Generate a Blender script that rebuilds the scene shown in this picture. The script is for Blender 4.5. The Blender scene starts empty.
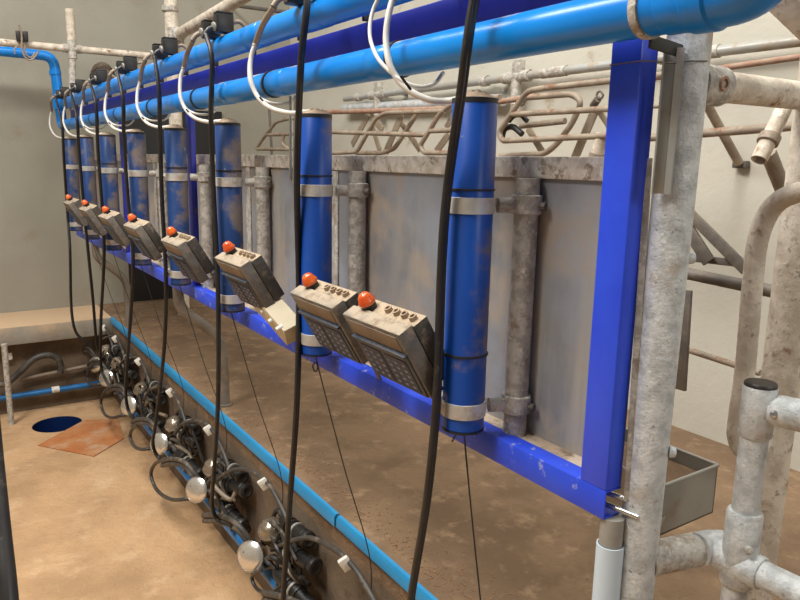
import bpy, bmesh, math, random
from math import sin, cos, pi, radians
from mathutils import Vector, Matrix
random.seed(7)
SC = bpy.context.scene
COL = SC.collection
V = Vector

# ------------------------------------------------------------------ camera
YAW, PIT, ROL, F = .5905, .1944, .0194, 700.0
EYE = 2.15                      # lens height above the pit floor
cf = V((sin(YAW)*cos(PIT), cos(YAW)*cos(PIT), -sin(PIT)))
cr0 = V((cos(YAW), -sin(YAW), 0)); cu0 = cr0.cross(cf)
cr = cr0*cos(ROL)+cu0*sin(ROL); cu = -cr0*sin(ROL)+cu0*cos(ROL)
cam = bpy.data.cameras.new('camera'); co = bpy.data.objects.new('camera', cam); COL.objects.link(co)
cam.sensor_fit = 'HORIZONTAL'; cam.sensor_width = 36; cam.lens = F/800*36; cam.clip_start = .05
M4 = Matrix((( cr.x, cu.x, -cf.x, 0), (cr.y, cu.y, -cf.y, 0), (cr.z, cu.z, -cf.z, EYE), (0, 0, 0, 1)))
co.matrix_world = M4
SC.camera = co

def ray(x, y): return cf*F + cr*(x-400) - cu*(y-300)
def aX(x, y, X): d = ray(x, y); return d*(X/d.x)
def aY(x, y, Y): d = ray(x, y); return d*(Y/d.y)
def aZ(x, y, Z): d = ray(x, y); return d*(Z/d.z)
def aD(x, y, D): return ray(x, y)*(D/F)
# all coordinates below are measured from the lens; the whole scene is lifted by EYE when linked

# ------------------------------------------------------------------ mesh builder
def smoothpath(pts, n=6):
    pts = [V(p) for p in pts]
    if len(pts) < 3: return pts
    out = []
    P = [pts[0]*2-pts[1]] + pts + [pts[-1]*2-pts[-2]]
    for i in range(1, len(P)-2):
        p0, p1, p2, p3 = P[i-1:i+3]
        for k in range(n):
            t = k/n
            out.append(.5*((2*p1)+(p2-p0)*t+(2*p0-5*p1+4*p2-p3)*t*t+(3*p1-p0-3*p2+p3)*t**3))
    out.append(pts[-1]); return out

def fillet(pts, rad, n=6):
    pts = [V(p) for p in pts]; out = [pts[0]]
    for i in range(1, len(pts)-1):
        a, b, c = pts[i-1:i+2]
        d1 = (a-b); d2 = (c-b); r = min(rad, d1.length*.48, d2.length*.48)
        p = b+d1.normalized()*r; q = b+d2.normalized()*r
        for k in range(n+1):
            t = k/n; out.append(p*(1-t)**2+b*2*t*(1-t)+q*t*t)
    out.append(pts[-1]); return out

class MB:
    def __init__(s): s.v = []; s.f = []
    def add(s, vs, fs):
        o = len(s.v); s.v += [V(v) for v in vs]; s.f += [tuple(i+o for i in f) for f in fs]; return s
    def tube(s, pts, r, seg=12, caps=True, inner=None):
        pts = [V(p) for p in pts]
        n = len(pts); T = []
        for i in range(n):
            d = pts[min(i+1, n-1)]-pts[max(i-1, 0)]
            T.append(d.normalized() if d.length > 1e-9 else V((0, 0, 1)))
        u = T[0].orthogonal().normalized(); vs = []; rr = r if isinstance(r, (list, tuple)) else [r]*n
        for i in range(n):
            u = (u-T[i]*u.dot(T[i])).normalized(); w = T[i].cross(u)
            for k in range(seg):
                a = 2*pi*k/seg; vs.append(pts[i]+(u*cos(a)+w*sin(a))*rr[i])
        fs = [(i*seg+k, i*seg+(k+1) % seg, (i+1)*seg+(k+1) % seg, (i+1)*seg+k) for i in range(n-1) for k in range(seg)]
        if caps: fs += [tuple(range(seg-1, -1, -1)), tuple(range((n-1)*seg, n*seg))]
        return s.add(vs, fs)
    def cyl(s, a, b, r, seg=20, caps=True): return s.tube([a, b], r, seg, caps)
    def lathe(s, base, axis, prof, seg=24):
        # prof: (distance along axis, radius)
        base = V(base); ax = V(axis).normalized()
        return s.tube2([base+ax*t for t, _ in prof], ax, [max(r, 1e-4) for _, r in prof], seg)
    def tube2(s, pts, ax, rr, seg):
        u = ax.orthogonal().normalized(); w = ax.cross(u); vs = []; n = len(pts)
        for i in range(n):
            for k in range(seg):
                a = 2*pi*k/seg; vs.append(pts[i]+(u*cos(a)+w*sin(a))*rr[i])
        fs = [(i*seg+k, i*seg+(k+1) % seg, (i+1)*seg+(k+1) % seg, (i+1)*seg+k) for i in range(n-1) for k in range(seg)]
        fs += [tuple(range(seg-1, -1, -1)), tuple(range((n-1)*seg, n*seg))]
        return s.add(vs, fs)
    def pipe(s, a, b, r, ri, seg=24):      # hollow, open ended
        a = V(a); b = V(b); ax = (b-a).normalized(); L = (b-a).length
        u = ax.orthogonal().normalized(); w = ax.cross(u); vs = []
        prof = [(0, ri), (0, r), (L, r), (L, ri)]
        for t, q in prof:
            for k in range(seg):
                g = 2*pi*k/seg; vs.append(a+ax*t+(u*cos(g)+w*sin(g))*q)
        fs = [(i*seg+k, i*seg+(k+1) % seg, ((i+1) % 4)*seg+(k+1) % seg, ((i+1) % 4)*seg+k) for i in range(4) for k in range(seg)]
        return s.add(vs, fs)
    def box(s, c, size, axes=None, bev=.003, seg=2):
        c = V(c); A = axes or (V((1, 0, 0)), V((0, 1, 0)), V((0, 0, 1)))
        bm = bmesh.new(); bmesh.ops.create_cube(bm, size=1)
        for v in bm.verts: v.co = V((v.co.x*size[0], v.co.y*size[1], v.co.z*size[2]))
        if bev: bmesh.ops.bevel(bm, geom=bm.edges[:], offset=min(bev, min(size)*.45), segments=seg, profile=.5, affect='EDGES')
        bm.verts.index_update()
        vs = [c+A[0]*v.co.x+A[1]*v.co.y+A[2]*v.co.z for v in bm.verts]
        fs = [tuple(v.index for v in f.verts) for f in bm.faces]
        bm.free(); return s.add(vs, fs)
    def bb(s, lo, hi, bev=.003):
        lo = V(lo); hi = V(hi); return s.box((lo+hi)/2, hi-lo, None, bev)
    def bar(s, a, b, w, t, side=V((0, 0, 1)), bev=.002):   # flat bar from a to b, width w along ~side, thickness t
        a = V(a); b = V(b); x = (b-a); L = x.length; x.normalize()
        y = (V(side)-x*V(side).dot(x)).normalized(); z = x.cross(y)
        return s.box((a+b)/2, (L, w, t), (x, y, z), bev)
    def prism(s, poly, d):                  # poly: list of points in a plane, extruded by vector d
        n = len(poly); d = V(d); vs = [V(p) for p in poly]+[V(p)+d for p in poly]
        fs = [tuple(range(n-1, -1, -1)), tuple(range(n, 2*n))]+[(i, (i+1) % n, n+(i+1) % n, n+i) for i in range(n)]
        return s.add(vs, fs)
    def blob(s, c, r, sc=(1, 1, 1), seg=10, jit=.12, half=False):
        rng = random.Random(int(abs(c[0]*991+c[1]*7919+c[2]*31)*1000)); c = V(c)
        rings = 6; vs = []; 
        for i in range(rings+1):
            th = (pi/2 if half else pi)*i/rings
            for k in range(seg):
                a = 2*pi*k/seg; q = r*(1+rng.uniform(-jit, jit))
                vs.append(c+V((q*sin(th)*cos(a)*sc[0], q*sin(th)*sin(a)*sc[1], q*cos(th)*sc[2])))
        fs = [(i*seg+k, (i+1)*seg+k, (i+1)*seg+(k+1) % seg, i*seg+(k+1) % seg) for i in range(rings) for k in range(seg)]
        fs += [tuple(range(seg)), tuple(range((rings+1)*seg-1, rings*seg-1, -1))]
        return s.add(vs, fs)
    def build(s, name, mat, off=V((0, 0, 0))):
        me = bpy.data.meshes.new(name); me.from_pydata([v-off for v in s.v], [], s.f)
        bm = bmesh.new(); bm.from_mesh(me); bmesh.ops.recalc_face_normals(bm, faces=bm.faces[:]); bm.to_mesh(me); bm.free()
        me.materials.append(mat)
        for p in me.polygons: p.use_smooth = True
        me.set_sharp_from_angle(angle=radians(38)); me.update()
        return bpy.data.objects.new(name, me)

LIFT = V((0, 0, EYE))
def tag(o, label, cat, group=None):
    o['label'] = label; o['category'] = cat
    if group: o['group'] = group
    return o
def thing(name, label, cat, loc, group=None):
    o = bpy.data.objects.new(name, None); COL.objects.link(o); o.empty_display_size = .05
    o.location = V(loc)+LIFT; return tag(o, label, cat, group)
def part(name, mb, mat, parent, label=None):
    r = parent
    while r.parent: r = r.parent
    o = mb.build(name, mat, V(r.location)-LIFT); COL.objects.link(o); o.parent = parent
    if label: o['label'] = label
    return o
def single(name, mb, mat, label, cat, group=None):
    n = len(mb.v); c = sum(mb.v, V((0, 0, 0)))/n; c.z = min(v.z for v in mb.v)
    o = mb.build(name, mat, c); COL.objects.link(o); o.location = c+LIFT
    return tag(o, label, cat, group)
def struct(name, mb, mat, parent=None):
    o = mb.build(name, mat); COL.objects.link(o); o.location = LIFT; o['kind'] = 'structure'; return o

# ------------------------------------------------------------------ materials
def material(name, col, rough=.5, metal=0., col2=None, c2=(6., .5, .2), dirt=None, dp=(8., .55, .12), up=None, bump=0., bs=40., dirt_rough=.85, side=None, spec=.5, coat=0., streak=None, dirt2=None, d2p=(20., .6, .08)):
    m = bpy.data.materials.new(name); m.use_nodes = True; nt = m.node_tree; N = nt.nodes; L = nt.links
    b = N['Principled BSDF']; geo = N.new('ShaderNodeNewGeometry')
    pos = geo.outputs['Position']
    def noise(scale, detail=6, rough=.6, vec=None):
        n = N.new('ShaderNodeTexNoise'); n.inputs['Scale'].default_value = scale; n.inputs['Detail'].default_value = detail; n.inputs['Roughness'].default_value = rough
        L.new(vec or pos, n.inputs['Vector']); return n.outputs['Fac']
    def mr(v, a, c):
        r = N.new('ShaderNodeMapRange'); r.interpolation_type = 'SMOOTHSTEP'; L.new(v, r.inputs[0]); r.inputs[1].default_value = a; r.inputs[2].default_value = c; return r.outputs[0]
    def math_(op, a, c):
        q = N.new('ShaderNodeMath'); q.operation = op
        for i, z in enumerate((a, c)):
            if isinstance(z, (int, float)): q.inputs[i].default_value = z
            else: L.new(z, q.inputs[i])
        return q.outputs[0]
    def mix(fac, a, c):
        x = N.new('ShaderNodeMix'); x.data_type = 'RGBA'; L.new(fac, x.inputs[0])
        for i, z in ((6, a), (7, c)):
            if isinstance(z, tuple): x.inputs[i].default_value = (*z, 1)
            else: L.new(z, x.inputs[i])
        return x.outputs[2]
    cur = col
    if col2: cur = mix(mr(noise(c2[0]), c2[1]-c2[2], c2[1]+c2[2]), cur, col2)
    if streak:   # (colour, scale, thr, soft): vertical runs
        mp = N.new('ShaderNodeMapping'); mp.inputs['Scale'].default_value = (1, 1, .12); L.new(pos, mp.inputs[0])
        cur = mix(mr(noise(streak[1], vec=mp.outputs[0]), streak[2]-streak[3], streak[2]+streak[3]), cur, streak[0])
    rg = rough
    if dirt:
        f = noise(dp[0], 8, .65)
        if up is not None or side is not None:
            sp = N.new('ShaderNodeSeparateXYZ'); L.new(geo.outputs['Normal'], sp.inputs[0])
            if up is not None: f = math_('ADD', f, math_('MULTIPLY', sp.outputs[2], up))
            if side is not None:
                f = math_('ADD', f, math_('MULTIPLY', sp.outputs[0], side[0])); f = math_('ADD', f, math_('MULTIPLY', sp.outputs[1], side[1]))
        d = mr(f, dp[1]-dp[2], dp[1]+dp[2])
        cur = mix(d, cur, dirt)
        rr = N.new('ShaderNodeMapRange'); L.new(d, rr.inputs[0]); rr.inputs[3].default_value = rough; rr.inputs[4].default_value = dirt_rough; rg = rr.outputs[0]
        if metal:
            mm = N.new('ShaderNodeMapRange'); L.new(d, mm.inputs[0]); mm.inputs[3].default_value = metal; mm.inputs[4].default_value = 0; L.new(mm.outputs[0], b.inputs['Metallic'])
    if dirt2:
        d = mr(noise(d2p[0], 8, .7), d2p[1]-d2p[2], d2p[1]+d2p[2]); cur = mix(d, cur, dirt2)
    if isinstance(cur, tuple): b.inputs['Base Color'].default_value = (*cur, 1)
    else: L.new(cur, b.inputs['Base Color'])
    if isinstance(rg, float) or isinstance(rg, int): b.inputs['Roughness'].default_value = rg
    else: L.new(rg, b.inputs['Roughness'])
    if metal and not dirt: b.inputs['Metallic'].default_value = metal
    b.inputs['Specular IOR Level'].default_value = spec
    if coat: b.inputs['Coat Weight'].default_value = coat
    if bump:
        bn = N.new('ShaderNodeBump'); bn.inputs['Strength'].default_value = bump; bn.inputs['Distance'].default_value = .02
        L.new(noise(bs, 8, .65), bn.inputs['Height']); L.new(bn.outputs[0], b.inputs['Normal'])
    return m

DUST = (.50, .36, .22)
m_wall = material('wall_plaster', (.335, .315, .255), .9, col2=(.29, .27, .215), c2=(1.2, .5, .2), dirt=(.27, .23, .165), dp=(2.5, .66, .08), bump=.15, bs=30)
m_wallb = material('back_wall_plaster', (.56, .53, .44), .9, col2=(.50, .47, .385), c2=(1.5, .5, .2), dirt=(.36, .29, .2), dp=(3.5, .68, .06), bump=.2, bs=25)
m_floor = material('pit_floor_dirt', (.60, .37, .19), .9, col2=(.42, .255, .13), c2=(1.6, .52, .16), dirt=(.66, .44, .25), dp=(3., .60, .10), bump=.9, bs=16, dirt2=(.20, .115, .06), d2p=(40., .70, .04))
m_plat = material('platform_dirt', (.26, .165, .092), .95, col2=(.18, .112, .062), c2=(3., .5, .12), dirt=(.33, .215, .122), dp=(9., .6, .08), bump=1., bs=24, dirt2=(.12, .07, .04), d2p=(60., .66, .05))
m_pitwall = material('pit_wall_concrete', (.21, .155, .10), .9, col2=(.12, .085, .055), c2=(3., .5, .2), dirt=(.13, .09, .06), dp=(6., .58, .08), bump=.5, bs=18)
m_concrete = material('ledge_concrete', (.36, .33, .27), .9, col2=(.28, .25, .2), c2=(4., .5, .2), dirt=(.60, .42, .26), dp=(3., .62, .2), up=.45, bump=.3, bs=25)
m_pvc = material('bright_blue_pvc', (.003, .20, .66), .28, col2=(.005, .24, .72), c2=(2., .5, .2), dirt=(.55, .43, .30), dp=(9., 1.13, .08), up=.62, spec=.5, dirt2=(.20, .30, .42), d2p=(30., .72, .05))
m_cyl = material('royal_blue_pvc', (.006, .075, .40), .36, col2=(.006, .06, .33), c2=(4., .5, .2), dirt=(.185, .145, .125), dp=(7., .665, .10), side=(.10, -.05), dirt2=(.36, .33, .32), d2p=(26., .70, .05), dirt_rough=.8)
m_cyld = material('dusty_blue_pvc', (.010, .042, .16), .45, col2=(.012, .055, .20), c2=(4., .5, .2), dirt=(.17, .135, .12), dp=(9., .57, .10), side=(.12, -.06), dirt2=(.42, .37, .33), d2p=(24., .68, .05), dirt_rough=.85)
m_frame = material('blue_paint', (.022, .065, .70), .36, col2=(.03, .09, .78), c2=(5., .5, .2), dirt=(.12, .17, .68), dp=(14., .74, .08), bump=.05, bs=60)
m_rail = material('scuffed_blue_paint', (.022, .065, .66), .4, col2=(.03, .09, .75), c2=(5., .5, .2), dirt=(.26, .29, .60), dp=(26., .62, .05), bump=.05, bs=60)
m_beam = material('deep_blue_paint', (.022, .03, .36), .42, col2=(.03, .04, .44), c2=(5., .5, .2), dirt=(.12, .10, .22), dp=(12., .68, .08))
m_galv = material('galvanized_steel', (.66, .68, .67), .48, .25, col2=(.46, .48, .475), c2=(30., .52, .12), dirt=(.46, .37, .29), dp=(9., .62, .09), bump=.35, bs=90, dirt2=(.27, .25, .22), d2p=(85., .63, .05))
m_galvd = material('weathered_galvanized', (.56, .525, .46), .6, .12, col2=(.36, .33, .28), c2=(34., .5, .10), dirt=(.27, .185, .12), dp=(11., .63, .08), bump=.5, bs=70, dirt2=(.66, .61, .53), d2p=(50., .60, .05))
m_cream = material('cream_rusty_pipe', (.72, .64, .52), .6, col2=(.52, .44, .34), c2=(16., .5, .12), dirt=(.27, .135, .07), dp=(18., .63, .06), bump=.3, bs=60, dirt2=(.36, .30, .24), d2p=(60., .60, .06))
m_gate = material('rusty_gate_pipe', (.36, .295, .215), .55, .1, col2=(.26, .20, .145), c2=(10., .5, .15), dirt=(.23, .11, .06), dp=(12., .62, .08), up=.08, bump=.3, bs=60)
m_rust = material('rust_red_bar', (.30, .15, .095), .75, col2=(.36, .24, .165), c2=(12., .5, .15), bump=.3, bs=60)
m_darksteel = material('dark_steel', (.105, .092, .08), .6, .2, col2=(.16, .13, .10), c2=(15., .5, .15), bump=.2, bs=60)
m_sheet = material('grey_panel_sheet', (.30, .315, .345), .5, .1, col2=(.22, .22, .225), c2=(3.5, .5, .15), dirt=(.36, .295, .235), dp=(5., .55, .10), streak=((.37, .345, .305), 9., .60, .12), dirt2=(.42, .38, .33), d2p=(40., .72, .05))
m_ledge = material('splashed_ledge', (.78, .73, .64), .7, col2=(.55, .49, .40), c2=(30., .5, .14), dirt=(.25, .18, .12), dp=(26., .60, .07), dirt2=(.78, .74, .67), d2p=(34., .58, .05), bump=.2, bs=60)
m_shelf = material('dirty_shelf', (.40, .30, .21), .9, col2=(.58, .47, .36), c2=(9., .5, .12), dirt=(.18, .12, .08), dp=(13., .6, .08), bump=.5, bs=40)
m_strap = material('steel_strap', (.74, .73, .70), .36, .5, col2=(.6, .57, .52), c2=(12., .5, .15), dirt=(.46, .37, .28), dp=(14., .60, .10))
m_steel = material('stainless', (.62, .62, .60), .25, .9, col2=(.45, .44, .42), c2=(16., .5, .2))
m_chrome = material('polished_cap', (.84, .81, .74), .24, .8, col2=(.70, .66, .58), c2=(18., .5, .2))
m_dome = material('claw_dome', (.44, .38, .30), .22, .75, col2=(.36, .28, .19), c2=(18., .5, .2), dirt=(.2, .15, .1), dp=(20., .62, .08))
m_rub = material('black_rubber', (.018, .016, .015), .42, col2=(.028, .024, .02), c2=(20., .5, .2), dirt=(.11, .085, .06), dp=(26., .66, .07))
m_rubg = material('grey_rubber_hose', (.066, .058, .048), .5, col2=(.04, .035, .03), c2=(14., .5, .2), dirt=(.19, .145, .10), dp=(18., .6, .1))
m_tan = material('tan_tube', (.30, .235, .16), .5, col2=(.22, .17, .12), c2=(14., .5, .2))
m_white = material('milky_white_tube', (.74, .71, .64), .35, col2=(.64, .60, .52), c2=(10., .5, .2))
m_clip = material('white_plastic', (.78, .74, .66), .5, dirt=(.45, .36, .25), dp=(30., .62, .08))
m_tie = material('black_tie', (.02, .02, .022), .5)
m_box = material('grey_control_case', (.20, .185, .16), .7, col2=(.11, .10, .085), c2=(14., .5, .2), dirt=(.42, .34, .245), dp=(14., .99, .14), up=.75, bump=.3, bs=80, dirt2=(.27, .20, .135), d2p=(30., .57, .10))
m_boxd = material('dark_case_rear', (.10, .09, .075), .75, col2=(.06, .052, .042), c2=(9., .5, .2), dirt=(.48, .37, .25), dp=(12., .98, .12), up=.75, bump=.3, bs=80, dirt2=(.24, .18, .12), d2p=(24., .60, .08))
m_front = material('slate_front_plate', (.050, .062, .085), .5, dirt=(.16, .13, .10), dp=(18., .60, .10))
m_key = material('navy_keypad', (.010, .020, .070), .4, dirt=(.10, .09, .08), dp=(20., .66, .08))
m_leg = material('pale_key_legend', (.24, .28, .34), .5)
m_disp = material('dusty_display', (.25, .185, .13), .6, col2=(.19, .14, .10), c2=(12., .5, .2))
m_red = material('orange_red_lens', (.80, .17, .018), .25, col2=(.62, .06, .012), c2=(20., .5, .2), coat=.5, dirt=(.62, .35, .2), dp=(22., .72, .05))
m_beige = material('beige_plastic', (.60, .52, .36), .6, col2=(.54, .45, .30), c2=(8., .5, .2))
m_dust = material('caked_dust', (.50, .37, .25), .95, col2=(.40, .29, .19), c2=(30., .5, .15), bump=.6, bs=70)
m_strip = material('sky_blue_edging', (.018, .28, .56), .38, col2=(.02, .24, .50), c2=(5., .5, .2), dirt=(.12, .22, .30), dp=(16., .70, .06))
m_bluelow = material('mid_blue_pipe', (.010, .15, .40), .35, dirt=(.12, .11, .11), dp=(12., .62, .1))
m_white_pvc = material('pale_blue_pvc', (.55, .64, .70), .45, dirt=(.4, .36, .3), dp=(12., .7, .08))
m_plate = material('rusted_floor_plate', (.46, .155, .045), .85, col2=(.52, .23, .09), c2=(4., .5, .15), dirt=(.50, .34, .21), dp=(5., .60, .1), bump=.5, bs=40)
m_water = material('dark_blue_drain_lining', (.006, .02, .09), .3)
m_chip = material('dry_muck_crumbs', (.22, .12, .065), .95, col2=(.34, .19, .10), c2=(40., .5, .2))
m_black = material('black_plastic', (.014, .013, .012), .42, dirt=(.11, .085, .06), dp=(20., .72, .07), up=.08)
m_trough = material('galvanized_trough', (.36, .345, .30), .5, .15, col2=(.29, .275, .24), c2=(8., .5, .2), dirt=(.30, .22, .14), dp=(8., .62, .1))
m_grime = material('brown_mesh_cover', (.20, .155, .11), .9, col2=(.10, .075, .05), c2=(60., .5, .08), bump=.6, bs=60)

m_zinc = material('zinc_pipe', (.47, .47, .44), .4, .3, col2=(.38, .36, .31), c2=(2., .5, .15), dirt=(.34, .25, .16), dp=(5., .62, .08))
m_legm = material('grimy_steel_leg', (.23, .20, .165), .6, .15, col2=(.16, .135, .105), c2=(10., .5, .15), dirt=(.26, .18, .11), dp=(12., .6, .08))
m_doorway = material('dark_opening_black', (.012, .011, .010), .7)  # black paint for the unlit depth of the end wall opening

# ------------------------------------------------------------------ the setting
FZ, PZ, PW, BW, EW = -2.15, -1.38, 1.235, 3.26, 7.0
LEDGE_Y = 6.36
# pit floor with a round drain hole
hc = V((.70, 6.03, FZ)); hr = .185
mb = MB()
def quad(x0, y0, x1, y1, z): mb.add([(x0, y0, z), (x1, y0, z), (x1, y1, z), (x0, y1, z)], [(0, 1, 2, 3)])
s = .25
quad(-2.4, -1.5, PW, hc.y-s, FZ); quad(-2.4, hc.y+s, PW, 6.6, FZ)
quad(-2.4, hc.y-s, hc.x-s, hc.y+s, FZ); quad(hc.x+s, hc.y-s, PW, hc.y+s, FZ)
n = 32; vs = []
for k in range(n):
    a = 2*pi*k/n; c, d = cos(a), sin(a); q = s/max(abs(c), abs(d))
    vs += [hc+V((c*hr, d*hr, 0)), hc+V((c*q, d*q, 0))]
mb.add(vs, [(2*k, 2*k+1, (2*k+3) % (2*n), (2*k+2) % (2*n)) for k in range(n)])
struct('floor', mb, m_floor)
mb = MB(); mb.pipe(hc+V((0, 0, -.35)), hc+V((0, 0, -.004)), hr+.008, hr, 32); mb.cyl(hc+V((0, 0, -.36)), hc+V((0, 0, -.33)), hr+.008, 32)
single('floor_drain', mb, m_water, 'round dark blue drain opening sunk into the dirty pit floor', 'drain')
# cow platform, pit wall, ledge, walls
struct('floor', MB().bb((PW, -1.5, PZ-.12), (BW, EW, PZ), 0), m_plat)
struct('wall_pit', MB().bb((PW, -1.5, FZ-.05), (PW+.15, 6.6, PZ-.12), 0), m_pitwall)
struct('wall_pit_end', MB().bb((-2.4, 6.5, FZ-.05), (PW, 6.6, PZ-.15), 0), m_pitwall)
struct('trim_1', MB().bb((-2.4, LEDGE_Y, PZ-.15), (PW, EW, PZ), .006), m_concrete)
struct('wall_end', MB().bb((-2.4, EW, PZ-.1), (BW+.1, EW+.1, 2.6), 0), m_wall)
struct('wall_light_block', MB().bb((-2.5, -1.5, FZ-.05), (-2.4, EW, 1.3), 0), m_wall)  # half wall added on the unseen side to block low sky light
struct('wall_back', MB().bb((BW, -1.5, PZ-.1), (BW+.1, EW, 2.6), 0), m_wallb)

a, b = aY(122, 150, EW), aY(222, 150, EW); zt_ = aY(150, 108, EW).z
struct('dark_opening_1', MB().bb((a.x, EW-.03, PZ), (b.x, EW, zt_), .004), m_doorway)  # flat panel, the darkness of the opening is painted on
# sky-blue edging strips along the platform edge
def strip(y0, y1, x0, zt, h):
    poly = [(x0, y0, zt-h), (x0, y0, zt-.012), (x0+.008, y0, zt), (x0+.022, y0, zt), (x0+.022, y0, zt-.012), (x0+.016, y0, zt-.016), (x0+.016, y0, zt-h)]
    return MB().prism(poly, (0, y1-y0, 0))
single('edging_strip', strip(-.5, 2.24, PW-.0165, PZ+.006, .046), m_strip, 'light blue plastic edging strip along the near half of the platform edge', 'edging')
single('edging_strip', strip(2.25, 6.34, PW-.0195, PZ+.010, .052), m_strip, 'light blue plastic edging strip along the far half of the platform edge', 'edging')

# crumbs of dry muck along the edge
mb = MB(); rg = random.Random(3)
for i in range(1500):
    y = rg.uniform(1.3, 6.2); x = PW+.045+abs(rg.gauss(0, .09)); q = rg.uniform(.0018, .0046)
    a = rg.uniform(0, pi); L = q*rg.uniform(1, 3.2); c = V((x, y, PZ+q*.35))
    mb.box(c, (L, q, q*.8), (V((cos(a), sin(a), 0)), V((-sin(a), cos(a), 0)), V((0, 0, 1))), 0)
o = single('muck_crumbs', mb, m_chip, 'brown crumbs and straw bits scattered along the light blue platform edge', 'debris'); o['kind'] = 'stuff'

# ------------------------------------------------------------------ blue frame
CX = 1.0
COLY = [1.216, 1.972, 2.73, 3.44, 4.19, 4.95, 5.68, 6.38]
RAILX0, RAILX1 = 1.056, 1.104
ty = V((0, 1, 0))
fr = thing('steel_rack', 'deep blue painted steel rack of post, lower rail and upper beam behind the cylinders', 'frame', (1.08, .87, -.69))
mb = MB(); mb.bb((RAILX0, .835, -.69), (RAILX0+.004, 6.75, -.63), .001); mb.bb((RAILX0+.004, .835, -.634), (RAILX1, 6.75, -.63), .001); mb.bb((RAILX0+.004, .835, -.69), (RAILX1, 6.75, -.686), .001)
part('lower_rail', mb, m_rail, fr)
part('post', MB().bb((RAILX0, .835, -.63), (RAILX1, .902, .248), .004), m_frame, fr)
for px in (189, 121):
    q = aX(px, 140, 1.08); part('post', MB().bb((RAILX0+.02, q.y-.03, -.63), (RAILX1, q.y+.03, .248), .004), m_beam, fr)
part('upper_beam', MB().bb((1.075, .84, .248), (1.125, 6.75, .388), .004), m_beam, fr)
for i in range(14):
    y = .95+i*.42; part('support_tab', MB().bb((1.06, y, .388), (1.085, y+.012, .425), .001), m_black, fr)

# ------------------------------------------------------------------ rump panel behind the cylinders
pn = thing('splash_panel', 'long grey sheet panel behind the blue cylinders with a muck-splashed ledge on top', 'panel', (1.17, 3.8, -.64))
part('sheet', MB().bb((1.152, .93, -.64), (1.158, 6.75, -.02), 0), m_sheet, pn)
part('ledge', MB().bb((1.142, .93, -.03), (1.19, 6.75, .0185), .003), m_ledge, pn)
part('bottom_shelf', MB().bb((1.104, .905, -.655), (1.17, 6.75, -.634), .003), m_shelf, pn)
for i, y in enumerate((1.32, 2.1, 2.88, 3.62, 4.38, 5.1, 5.85)):
    part('seam_strip', MB().bb((1.146, y, -.635), (1.152, y+.05, -.032), .001), m_galvd, pn)
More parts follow.
